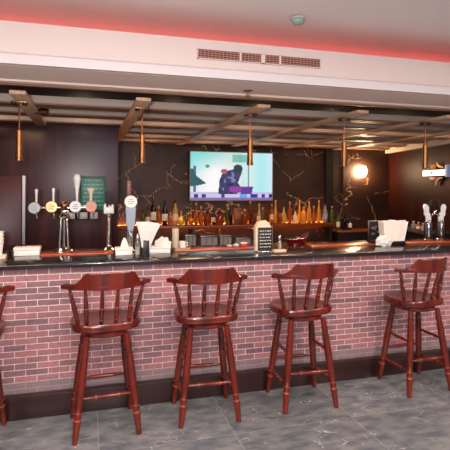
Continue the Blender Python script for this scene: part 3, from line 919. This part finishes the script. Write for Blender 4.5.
p = on_z(393, 244.5, GZ)
t = thing('napkin_holder', 'black low holder with a tall pleated pile of white napkins', 'napkin holder', p)
xa = on_y(381.5, 240, p.y).x - p.x; xb = on_y(406, 240, p.y).x - p.x; xc = on_y(382.5, 240, p.y).x - p.x; xd = on_y(403, 240, p.y).x - p.x
ztt = on_y(393, 220, p.y).z - GZ
MB().box(xc + .0, xd + .005, -.03, .06, 0, .035, .004).build('holder', M['blackp'], t)
for k in range(5):
    y0 = -.018 + .016 * k
    secs = []
    NN = 12
    for j in range(NN + 1):
        f = j / NN
        x0 = xc + .006 + (xd - xc - .008) * f; x1 = xa + (xb - xa) * f
        wv = .006 * math.sin(f * 5 * PI + k)
        h = ztt * (.98 - .03 * abs(k - 2)) + .006 * math.sin(f * 9 + k * 2)
        secs.append([(x0, y0 - .004, .03), (x0, y0 + .004, .03), (x1, y0 + .004 + wv + (k - 2) * .006, h), (x1, y0 - .003 + wv + (k - 2) * .006, h)])
    MB().loft(secs).build('napkin', M['white'], t)
p2 = on_z(385, 246.5, GZ)
cn = MB()
bmesh.ops.create_icosphere(cn.bm, subdivisions=4, radius=1.0)
for v in cn.bm.verts:
    n_ = v.co.normalized(); d = 1 + .3 * mnoise.noise(n_ * 2.6 + Vector((4, 1, 2))) + .2 * abs(mnoise.noise(n_ * 5.5))
    v.co = Vector((n_.x * .080 * d, n_.y * .032 * d, n_.z * .05 * d))
zz = min(v.co.z for v in cn.bm.verts) + .008
for v in cn.bm.verts: v.co.z = max(0, v.co.z - zz)
tag(cn.build('crumpled_cloth', M['whitegloss'], None, (p2.x + .01, p.y - .085, GZ)), 'crumpled white cloth in front of the pleated napkin pile', 'cloth')

# two tall taps on the right
for k, (px, lab) in enumerate(((428, 'left one of the two black and silver taps under the lit sign'), (440.5, 'right one of the two black and silver taps under the lit sign'))):
    Yt = 4.16
    p = on_y(px, 244, Yt)
    s = (p.x * sT + Yt * cT) / 475
    t = thing('tap_tower', lab, 'beer tap', (p.x, Yt, GZ), -.5, 'twin taps on the right')
    zb = .02
    z1 = on_y(px, 221.5, Yt).z - GZ; z2 = on_y(px, 208, Yt).z - GZ; z3 = on_y(px, 201, Yt).z - GZ
    MB().lathe([(.05, 0), (.05, .01), (.034, .02)], 18).build('base', M['chrome'], t)
    MB().box(-.036, .036, -.03, .03, .015, z1, .008).build('column', M['blackp'], t, label='black column')
    MB().box(-.006, .010, -.036, -.028, .03, z1 - .01, .002).build('chrome_strip', M['chrome'], t)
    sg = 1 if k == 0 else -1
    MB().loft([[(x * w + o, y, z) for x, y in ((-1, -.02), (1, -.02), (1, .02), (-1, .02))] for w, o, z in ((.024, 0, z1), (.026, 0, z1 + .05), (.032, -.012 * sg, z1 + .075), (.022, -.018 * sg, z1 + .10), (.028, -.024 * sg, z2 + .01), (.010, -.028 * sg, z2 + .04))]).build('head', M['whitegloss'], t, label='silvery white tapering head')
    MB().tube([(.02 * sg, -.02, z1 + .06), (.055 * sg, -.03, z1 + .085), (.075 * sg, -.03, z1 + .12)], [.011, .010, .008], 8).build('lever', M['chrome'], t)
    MB().tube([(.0, .0, z1 + .10), (.016 * sg, 0, z2 + .03), (.03 * sg, -.01, z3 + .01)], [.016, .020, .012], 10).build('handle', M['blackp'], t, label='black handle')
    MB().tube([(0, -.025, z1 + .02), (0, -.07, z1 + .015), (0, -.075, z1 - .02)], [.009, .009, .007], 8).build('spout', M['chrome'], t)

# ------------------------------------------------------------------ bottles
def bottle(loc, h, r, kind, m, capm, labm, label, group, name='bottle'):
    t = thing(name, label, 'bottle', loc, random.uniform(-.4, .4), group)
    if kind == 'tall':
        pr = [(r * .85, 0), (r, .008), (r, h * .56), (r * .85, h * .64), (r * .42, h * .74), (r * .36, h * .93)]
        cz = .90; cr_ = .42
    elif kind == 'slim':
        pr = [(r * .85, 0), (r, .008), (r * .98, h * .45), (r * .7, h * .58), (r * .4, h * .72), (r * .36, h * .93)]
        cz = .88; cr_ = .46
    elif kind == 'round':
        pr = [(r * .6, 0), (r * .9, h * .08), (r, h * .25), (r * .9, h * .42), (r * .5, h * .58), (r * .3, h * .66), (r * .28, h * .9)]
        cz = .86; cr_ = .36
    else:                                                      # squat
        pr = [(r * .92, 0), (r, .006), (r, h * .55), (r * .9, h * .66), (r * .36, h * .74), (r * .33, h * .92)]
        cz = .84; cr_ = .42
    MB().lathe(pr, 14).build('glass_body', m, t)
    MB().lathe([(r * cr_, h * cz), (r * cr_ * 1.05, h * (cz + .01)), (r * cr_ * 1.05, h * .99), (r * cr_ * .8, h)], 12).build('cap', capm, t)
    if labm:
        lo, hi = (.18, .46) if kind != 'slim' else (.12, .38)
        MB().lathe([(r * 1.012, h * lo), (r * 1.02, h * lo + .001), (r * 1.02, h * hi - .001), (r * 1.012, h * hi)], 14, close=False).build('label', labm, t)
    return t


SZ = 1.052                                                     # top of the bottle shelf
SY = 6.62
capb, capg, capr = M['blackp'], M['gold'], M['redpack']
capc = M['chrome']
CLN = {'dark': 'dark glass', 'amber': 'amber', 'orange': 'orange brown', 'brown': 'brown', 'gold': 'glowing golden', 'yellow': 'pale yellow', 'green': 'olive green', 'clear': 'clear', 'cream': 'cream white', 'rose': 'rosy amber'}
KN = {'tall': 'tall bottle', 'slim': 'slim bottle', 'round': 'round bellied bottle', 'squat': 'squat wide bottle'}
blist = [  # px, top py, half-width px, kind, colour, cap, label, row (0 back, 1 front)
    (142.5, 210, 2.2, 'tall', 'green', capb, None, 0), (147.5, 207, 2.4, 'tall', 'green', capb, 'cream', 0), (153.3, 196, 2.7, 'tall', 'dark', capc, 'white', 0), (158.5, 206, 2.0, 'slim', 'amber', capg, None, 1),
    (164.8, 200.5, 2.8, 'tall', 'dark', capb, 'white', 0), (170.3, 212, 2.5, 'squat', 'rose', capg, None, 1), (175.2, 200.5, 2.8, 'tall', 'yellow', capb, 'cream', 0), (181, 211, 2.8, 'round', 'yellow', capg, None, 1),
    (186.5, 209, 2.0, 'slim', 'green', capb, None, 0), (191, 212.5, 2.5, 'round', 'amber', capg, None, 1), (196, 202.5, 1.8, 'slim', 'amber', capg, None, 0), (201, 206, 2.7, 'round', 'amber', capg, None, 1),
    (207.5, 211, 3.8, 'squat', 'orange', capb, None, 1), (213.6, 209, 2.0, 'tall', 'dark', capb, 'white', 0), (219.3, 211.5, 4.2, 'squat', 'orange', capb, None, 1),
    (226.8, 204, 2.1, 'tall', 'green', capg, None, 0), (230.6, 205, 1.9, 'tall', 'dark', capb, None, 1), (244.6, 209, 3.6, 'squat', 'orange', capg, None, 1),
    (250.3, 201, 2.2, 'tall', 'brown', capg, None, 0), (254.5, 210, 2.4, 'squat', 'brown', capb, None, 1), (259, 203.5, 2.1, 'slim', 'yellow', capg, 'cream', 0), (262.5, 207.5, 2.0, 'slim', 'green', capg, None, 1), (267, 206, 2.3, 'tall', 'brown', capb, None, 0),
    (271.6, 204, 2.0, 'tall', 'amber', capg, 'cream', 0), (275.4, 200, 2.1, 'slim', 'gold', capg, None, 0), (279.4, 209, 2.3, 'squat', 'orange', capb, None, 1), (283.8, 204.5, 2.9, 'round', 'yellow', capb, None, 0),
    (289.8, 201.5, 1.9, 'slim', 'amber', capg, None, 0), (295.2, 210.5, 2.4, 'tall', 'cream', capg, None, 1), (299.4, 200, 1.9, 'slim', 'gold', capg, None, 0), (303.6, 206.5, 2.8, 'squat', 'gold', capg, None, 1),
    (309, 201, 2.1, 'tall', 'gold', capg, None, 0), (313.8, 206, 2.3, 'round', 'amber', capg, None, 1), (318.8, 200, 1.9, 'slim', 'gold', capg, None, 0), (325, 203.5, 2.5, 'tall', 'clear', capb, 'blue', 0), (331.8, 206, 2.1, 'tall', 'green', capg, None, 1)]
M['bluelabel'] = mat('pale_blue_label', (150, 170, 190), 0.5)
ORD = 'first second third fourth fifth sixth seventh eighth ninth tenth eleventh twelfth thirteenth fourteenth fifteenth sixteenth seventeenth eighteenth nineteenth twentieth'.split()


def ordw(n): return ORD[n]


N = len(blist)
random.seed(4)
for i, (px, ty, hw, kind, c, cap, lb, row) in enumerate(blist):
    Y = SY + (.07 if row == 0 else -.06)
    p = on_y(px, 222, Y)
    sc_ = (p.x * sT + Y * cT) / 475
    h = on_y(px, ty, Y).z - SZ
    side = f'{ordw(i)} from left' if i < N / 2 else f'{ordw(N - 1 - i)} from right'
    lm = {'white': M['white'], 'cream': M['cream'], 'blue': M['bluelabel'], None: None}[lb]
    lt = {'white': ' with a white label', 'cream': ' with a cream label', 'blue': ' with a pale blue label', None: ''}[lb]
    bottle((p.x, Y, SZ), h, hw * sc_ * .98, kind, B[c], cap, lm, f'{CLN[c]} {KN[kind]}{lt} on the back shelf, {side}', 'bottles on the lit back shelf')
# brown carton among them
Y = 6.70; p = on_y(237, 222, Y)
t = thing('carton', 'brown carton standing among the bottles below the television', 'carton', (p.x, Y, SZ))
zt = on_y(237, 208, Y).z - SZ
MB().box(-.06, .06, -.03, .03, 0, zt, .003).build('box', mat('brown_carton', (120, 66, 40), .5), t)
MB().box(-.045, .045, -.032, -.03, zt * .3, zt * .75).build('printed_panel', mat('carton_print', (156, 96, 62), .5), t)

# shelf, its LED and what carries it
xa, xb = LX + .02, on_y(334.5, 224, SY - .12).x
t = thing('bottle_shelf', 'long wooden back shelf with amber light under the bottles', 'shelf', (0, 0, 0))
MB().box(xa, xb, 6.48, 6.755, SZ - .045, SZ, .003).build('shelf_board', M['shelfwood'], t)
MB().box(xa + .02, xb - .02, 6.757, 6.785, SZ - .014, SZ - .002).build('light_bar', M['amberled'], t, label='glowing amber light bar')
MB().box(xa + .01, xb - .01, 6.484, 6.490, SZ - .030, SZ - .022).build('front_light', mat('shelf_edge_led', (255, 190, 130), .5, emit=(255, 160, 90), estr=2.0), t, label='thin glowing line in the shelf edge')
for x in (xa + .05, (xa * 2 + xb) / 3, (xa + xb * 2) / 3, xb - .05):
    MB().box(x - .02, x + .02, 6.52, 6.78, .745, SZ - .045).build('shelf_support', M['dark'], t, label='dark upright support')
# low back counter
MB2 = MB().box(xa, 4.66, 6.15, 6.78, .70, .745, .004)
tag(MB2.build('back_worktop', M['dark']), 'dark low worktop under the bottle shelf', 'worktop')
nb = 5
for k in range(nb):
    x0 = xa + (4.62 - xa) * k / nb; x1 = xa + (4.62 - xa) * (k + 1) / nb - .01
    t = thing('back_cabinet', f'dark bar cabinet under the low back worktop, {ORD[k]} from the left', 'cabinet', (x0, 6.2, 0), 0, 'cabinets under the back worktop')
    w = x1 - x0
    MB().box(0, w, 0, .56, 0, .70).build('body', M['dark'], t)
    d = MB().box(.02, w - .02, -.02, 0, .05, .68, .003).build('door', M['cabinetwood'], t)
    MB().cyl((w - .07, -.04, .45), (w - .07, -.04, .62), .007).build('handle', M['steel'], d)
# stepped-down cabinet on the right with three bottles
xs0, xs1 = xb + .01, 4.60
t = thing('side_cabinet', 'dark low cabinet with a brown top right of the bottle shelf', 'cabinet', (xs0, 6.40, .745))
zt = on_y(350, 231, 6.4).z - .745
MB().box(0, xs1 - xs0, 0, .38, 0, zt - .02).build('body', M['dark'], t)
MB().box(-.005, xs1 - xs0 + .005, -.015, .38, zt - .02, zt, .003).build('top', M['shelfwood'], t, label='brown wooden top')
for px, ty, hw, kind, c, lb, lab in ((338, 211.5, 2.0, 'tall', 'green', 'cream', 'olive bottle with a cream label on the low side cabinet, nearest the pilaster'), (344.6, 213.5, 2.3, 'squat', 'dark', None, 'squat dark bottle in the middle of the low side cabinet'),
                                   (350, 215.5, 1.9, 'tall', 'dark', 'white', 'small dark bottle with a white label nearest the glowing oval')):
    Y = 6.56; p = on_y(px, 225, Y); sc_ = (p.x * sT + Y * cT) / 475
    zb = .745 + zt; h = on_y(px, ty, Y).z - zb
    bottle((p.x, Y, zb), h, hw * sc_, kind, B[c], capb, {'cream': M['cream'], 'white': M['white'], None: None}[lb], lab, 'bottles on the low side cabinet')

# grey crates on the back worktop
for k, (px0, px1, py0, wh) in enumerate(((200.5, 218, 236, 'left one of the pair below the television'), (219.5, 232, 235.5, 'right one of the pair below the television'), (185, 196.5, 235, 'beside the dark shelf support'), (236, 251, 238, 'partly hidden behind the menu stand'))):
    Y = 6.25; a = on_y(px0, 240, Y); b_ = on_y(px1, 240, Y); zt = on_y(px0, py0, Y).z - .745
    t = thing('glass_crate', f'grey glass crate under the bottle shelf, {wh}', 'crate', ((a.x + b_.x) / 2, Y, .745), 0, 'grey crates on the back worktop')
    w = (b_.x - a.x) / 2
    m_ = MB()
    m_.box(-w, w, 0, .22, 0, .01); m_.box(-w, w, 0, .008, 0, zt); m_.box(-w, w, .212, .22, 0, zt); m_.box(-w, -w + .008, 0, .22, 0, zt); m_.box(w - .008, w, 0, .22, 0, zt)
    m_.build('crate_shell', M['greyplastic'], t)
    MB().box(-w - .004, w + .004, -.006, .226, zt - .02, zt, .003).build('crate_rim', M['steel'], t)
    g_ = MB()
    for j in (1, 2): g_.box(-w + 2 * w * j / 3 - .003, -w + 2 * w * j / 3 + .003, -.004, 0, .01, zt - .02)
    g_.build('ribs', M['blackp'], t)
# clear bottles near the right wall, on a side counter
t = thing('side_counter', 'dark side counter along the dark red wall', 'counter', (0, 0, 0))
SW = RW @ Matrix.Translation((0, -.45, 0))
MB().box(1.0, 2.0, .0, .44, 0, 1.015, mtx=SW).build('body', M['dark'], t)
MB().box(.98, 2.02, -.02, .44, 1.015, 1.04, .003, mtx=SW).build('top', M['dark'], t)
for k, (px, ty, hw, c, wh) in enumerate(((413.5, 220, 2.6, 'clear', 'tallest of the cluster left of the twin taps'), (418.5, 221, 2.2, 'rose', 'between two clear ones left of the twin taps'), (423, 222.5, 2.2, 'clear', 'touching distance from the left twin tap'))):
    p = None
    for q in range(400):                                      # a point on the side counter under that bottle
        d = ray(px, 226); tt = 4.5 + q * .01; pt = Vector((d[0] * tt, d[1] * tt, 0))
        l = RW.inverted() @ pt
        if l.y > -.27: p = pt; break
    sc_ = (p.x * sT + p.y * cT) / 475
    h = max(.1, H - (ty - HY) * sc_ - 1.04)
    bottle((p.x, p.y, 1.04), h, hw * sc_, 'tall', B[c], M['whitegloss'], M['white'] if k == 1 else None, f'{CLN[c]} bottle on the side counter, {wh}', 'bottles on the side counter')

# ------------------------------------------------------------------ television
TVY = 6.70
a = on_y(190.5, 151.5, TVY); b_ = on_y(272, 199.5, TVY)
t = thing('television', 'wide flat television with a bright teal picture on the marble wall', 'television', ((a.x + b_.x) / 2, TVY, (a.z + b_.z) / 2))
w, hh = (b_.x - a.x) / 2, (a.z - b_.z) / 2
MB().box(-w - .012, w + .012, .004, .06, -hh - .018, hh + .012, .005).build('housing', M['blackp'], t)
MB().box(-.2, .2, .06, .098, -.15, .15).build('wall_bracket', M['blackm'], t)
bz = MB()
for c in ((-w - .012, w + .012, hh, hh + .012), (-w - .012, w + .012, -hh - .018, -hh), (-w - .012, -w, -hh, hh), (w, w + .012, -hh, hh)): bz.box(c[0], c[1], -.004, .006, c[2], c[3])
bz.build('bezel', M['greyplastic'], t)
# picture: a fine grid of coloured cells
GX, GYn = 120, 68


def hsh(i, j): return mnoise.noise(Vector((i * .13, j * .13, 3.3)))


def poly_in(x, y, P):
    r = False; j = len(P) - 1
    for i in range(len(P)):
        if (P[i][1] > y) != (P[j][1] > y) and x < (P[j][0] - P[i][0]) * (y - P[i][1]) / (P[j][1] - P[i][1]) + P[i][0]: r = not r
        j = i
    return r


body = [(.335, .88), (.34, .62), (.37, .47), (.42, .40), (.50, .36), (.56, .30), (.60, .30), (.62, .40), (.60, .50), (.57, .64), (.60, .72), (.56, .88)]


def picture(u, v):
    """u to the right, v downwards, 0..1"""
    c = [.70 - .25 * (1 - min(1, u * 2.2)) * (1 - v), .88, .86]
    wv = max(0, 1 - abs(u - .30) * 1.9) * min(1, v * 2.2)
    c = [c[0] + .45 * wv, c[1] + .13 * wv, c[2] + .16 * wv]
    if u > .62:
        k = min(1, (u - .62) * 3); c = [.78 + .08 * math.sin(u * 20), .94, .93 + .04 * k]
    if .5 < u < .70 and .05 < v < .2: c = [c[0] * .6, c[1] * .82, c[2] * .78]
    if abs(u - .7) < .006: c = [.45, .62, .62]
    if .03 < u < .07 and v > .3: c = [.40, .42, .62]
    if poly_in(u, v, [(0, .35), (.03, .36), (.07, .5), (.19, .66), (.1, .70), (0, .72)]): c = [.18, .38, .40]
    if (u - .2) ** 2 / .0006 + (v - .3) ** 2 / .0012 < 1: c = [.35, .62, .58]
    if v > .84: c = [.80, .76, .92]
    if poly_in(u, v, body):
        c = [.23, .24, .42]
        n_ = hsh(u * 160, v * 90)
        if n_ > .25: c = [.50, .50, .64]
        elif n_ < -.3: c = [.14, .17, .40]
    if (u - .57) ** 2 / .0032 + (v - .34) ** 2 / .0075 < 1: c = [.05, .22, .24]
    if (u - .40) ** 2 / .0016 + (v - .40) ** 2 / .0028 < 1: c = [.68, .36, .42]
    if poly_in(u, v, [(.47, .72), (.76, .72), (.74, .88), (.47, .84)]): c = [.58, .26, .62]
    if poly_in(u, v, [(.62, .76), (.76, .72), (.74, .88), (.6, .9)]): c = [.40, .24, .60]
    if v > .88:
        b = int(u * 22)
        if b in (1, 3, 8): c = [.28, .26, .46]
        elif b in (13, 14): c = [.42, .68, .94]
        elif b in (16, 17, 19): c = [.22, .22, .60]
        elif b == 21: c = [.2, .14, .26]
        else: c = [.82, .80, .92]
    if v > .96: c = [.55, .45, .75]
    return tuple(x for x in lin([max(0, min(1, q)) * 255 for q in c])[:3])


me = bpy.data.meshes.new('screen')
verts = [(-w + 2 * w * i / GX, -.001, hh - 2 * hh * j / GYn) for j in range(GYn + 1) for i in range(GX + 1)]
faces = [(j * (GX + 1) + i, (j + 1) * (GX + 1) + i, (j + 1) * (GX + 1) + i + 1, j * (GX + 1) + i + 1) for j in range(GYn) for i in range(GX)]
me.from_pydata(verts, [], faces)
at_ = me.color_attributes.new('picture', 'FLOAT_COLOR', 'CORNER')
k = 0
for j in range(GYn):
    for i in range(GX):
        c = picture((i + .5) / GX, (j + .5) / GYn)
        for q in range(4): at_.data[k].color = (*c, 1); k += 1
sm, nt, bs = new_mat('tv_picture')
an = nt.nodes.new('ShaderNodeAttribute'); an.attribute_name = 'picture'
bs.inputs['Base Color'].default_value = (.01, .01, .01, 1); bs.inputs['Roughness'].default_value = .2
nt.links.new(an.outputs['Color'], bs.inputs['Emission Color']); bs.inputs['Emission Strength'].default_value = 1.0
me.materials.append(sm)
so_ = bpy.data.objects.new('screen', me); COL.objects.link(so_); so_.parent = t; so_['label'] = 'lit screen showing a bending figure'
TVSTR = bs.inputs['Emission Strength']

# ------------------------------------------------------------------ wall glow and lit sign
p = on_y(363.3, 171.5, 6.73)
t = thing('wall_glow', 'glowing oval added for the bright spot on the marble wall', 'wall glow', (p.x, 6.8, p.z))  # added glowing body and mount for a bright spot on the glossy marble
MB().lathe([(.05, -.0), (.05, .012), (.02, .02)], 18, Matrix.Rotation(PI / 2, 4, 'X')).build('back_plate', M['brass'], t)
MB().cyl((0, -.015, 0), (0, -.04, 0), .012).build('arm', M['brass'], t)
MB().ball((0, -.065, 0), .062, .95, .8, 1.45, 18, 12).build('glowing_oval', M['ovalglow'], t, label='glowing oval body')

# sign on the right wall: find the wall point seen there
def on_rw(px, py, off=-.05):
    d = ray(px, py)
    inv = RW.inverted()
    o_ = inv @ Vector((0, 0, H)); dd = inv.to_3x3() @ Vector(d)
    k_ = (off - o_.y) / dd.y
    l = o_ + dd * k_
    return l


a = on_rw(423, 173.5); b_ = on_rw(445.5, 173.5)
t = thing('lit_sign', 'small white lit sign with dark marks on the dark red wall', 'sign', RW @ Vector((a.x, -.05, a.z)))
t.rotation_euler.z = ang
W = b_.x - a.x; hz = abs(on_rw(434, 171).z - on_rw(434, 176.5).z) / 2
MB().box(0, W, 0, .05, -hz - .012, hz + .012, .003).build('sign_box', M['blackp'], t)
MB().box(.004, W - .01, -.006, .001, -hz, hz).build('sign_face', M['signlit'], t, label='lit white face')
for f, kind in ((.10, 0), (.24, 1), (.43, 2), (.58, 1), (.68, 0), (.82, 3)):
    mk = MB(); x = W * f; q = hz * .5; tt = .012
    if kind == 0: mk.box(x, x + tt, -.008, -.005, -q, q * .4); mk.box(x - .02, x + .03, -.008, -.005, q * .3, q * .7)
    elif kind == 1: mk.box(x - .02, x - .006, -.008, -.005, -q, q); mk.box(x - .006, x + .03, -.008, -.005, -q, -q * .6); mk.box(x - .006, x + .025, -.008, -.005, q * .1, q * .4)
    elif kind == 2: mk.box(x - .02, x + .022, -.008, -.005, -q, q)
    else: mk.box(x, x + .01, -.008, -.005, -q * .4, q * .6)
    mk.build('sign_mark', M['board'], t, label='dark mark on the lit face')
MB().box(W, W + .055, -.01, .05, -hz * 1.6, hz * 2.6, .004).build('sign_end', M['bluelit'], t, label='blue lit end piece')
def arc(pts, r): return MB().tube(pts, r, 8)
arc([(W * .55, .02, hz + .10), (W * .62, .02, hz + .06), (W * .75, .02, hz + .035), (W * .85, .02, hz + .03)], [.006, .014, .018, .006]).build('upper_scroll', M['signbeige'], t, label='pale scroll above the face')
arc([(W * .80, .02, -hz - .03), (W * .66, .02, -hz - .04), (W * .56, .02, -hz - .08), (W * .52, .02, -hz - .13)], [.008, .014, .016, .006]).build('lower_scroll', M['signbeige'], t, label='pale scroll below the face')
MB().ball((W * .42, .02, hz + .045), .045, 1.4, .4, .8).build('orange_emblem', M['signorange'], t)
MB().box(W * .28, W * .62, .005, .04, -hz - .06, -hz - .018, .006).build('red_panel', M['signred'], t)

# ------------------------------------------------------------------ lights
def light(name, kind, loc, energy, col, size=.3, size_y=None, rot=None, spread=None):
    l = bpy.data.lights.new(name, kind); l.energy = energy; l.color = lin(col)[:3]
    o = bpy.data.objects.new(name, l); COL.objects.link(o); o.location = loc
    if kind == 'AREA':
        l.size = size
        if size_y: l.shape = 'RECTANGLE'; l.size_y = size_y
        if spread: l.spread = spread
    else:
        l.shadow_soft_size = size
    if rot: o.rotation_euler = rot
    return o


for x in (-1.6, 0.4, 2.4, 4.4):
    for y in (-1.5, 0.9):
        light('lobby_ceiling_light', 'AREA', (x, y, 2.66), 64, (255, 238, 226), .5)
light('lobby_glare_light', 'AREA', (.45, -3.4, 2.15), 34, (222, 214, 255), .7, .8, (PI / 2, 0, 0))  # added behind the camera to put a lilac glare on the dark wall
for x in (0.8, 1.66, 2.5, 3.34, 4.2):
    for y in (4.56, 5.74, 6.36):
        light('slat_fill_light', 'POINT', (x, y, 2.28), 1.6, (255, 206, 160), .03)  # added warm points without fittings, brightening the slat faces
for x in (-.9, -.03): light('slat_fill_light', 'POINT', (x, 4.56, 2.28), 1.6, (255, 224, 200), .03)  # same added points for the left slats
light('ceiling_fill_light', 'AREA', (-.1, -.12, 1.8), 45, (255, 246, 240), .12, .12, (PI - .45, 0, 0))  # added upward light that brightens the lobby ceiling
light('camera_flash', 'POINT', (-.20, -.05, 1.66), 125, (255, 244, 238), .06)
for i, x in enumerate(BX):
    px = (19, 142, 250, 344, 425)[i]
    light('pendant_bulb', 'SPOT', (on_y(px, 150, 3.55).x, 3.55, 1.77), 6, (255, 200, 140), .02).data.spot_size = 2.0
for x in (1.2, 2.5, 3.8):
    light('bar_downlight', 'AREA', (x, 5.2, 2.18), 9, (255, 204, 156), .25)
light('bar_downlight', 'AREA', (-.6, 4.5, 2.18), 6, (255, 214, 176), .25)

wd = bpy.data.worlds.new('World'); SC.world = wd; wd.use_nodes = True
bg = wd.node_tree.nodes['Background']; bg.inputs[0].default_value = lin((220, 214, 214)); bg.inputs[1].default_value = .3

# ------------------------------------------------------------------ camera
cd_ = bpy.data.cameras.new('Camera'); cam = bpy.data.objects.new('Camera', cd_); COL.objects.link(cam)
cd_.sensor_width = 36; cd_.lens = F / 450 * 36; cd_.shift_y = -(225 - HY) / 450
cd_.clip_start = .05
cam.matrix_world = Matrix.Translation((0, 0, H)) @ Matrix.Rotation(-TH, 4, 'Z') @ Matrix.Rotation(PI / 2, 4, 'X') @ Matrix.Rotation(ROLL, 4, 'Z')
SC.camera = cam
SC.view_settings.view_transform = 'Standard'; SC.view_settings.look = 'None'
SC.view_settings.gamma = 1.0; SC.view_settings.use_curve_mapping = False
SC.view_settings.exposure = -.08
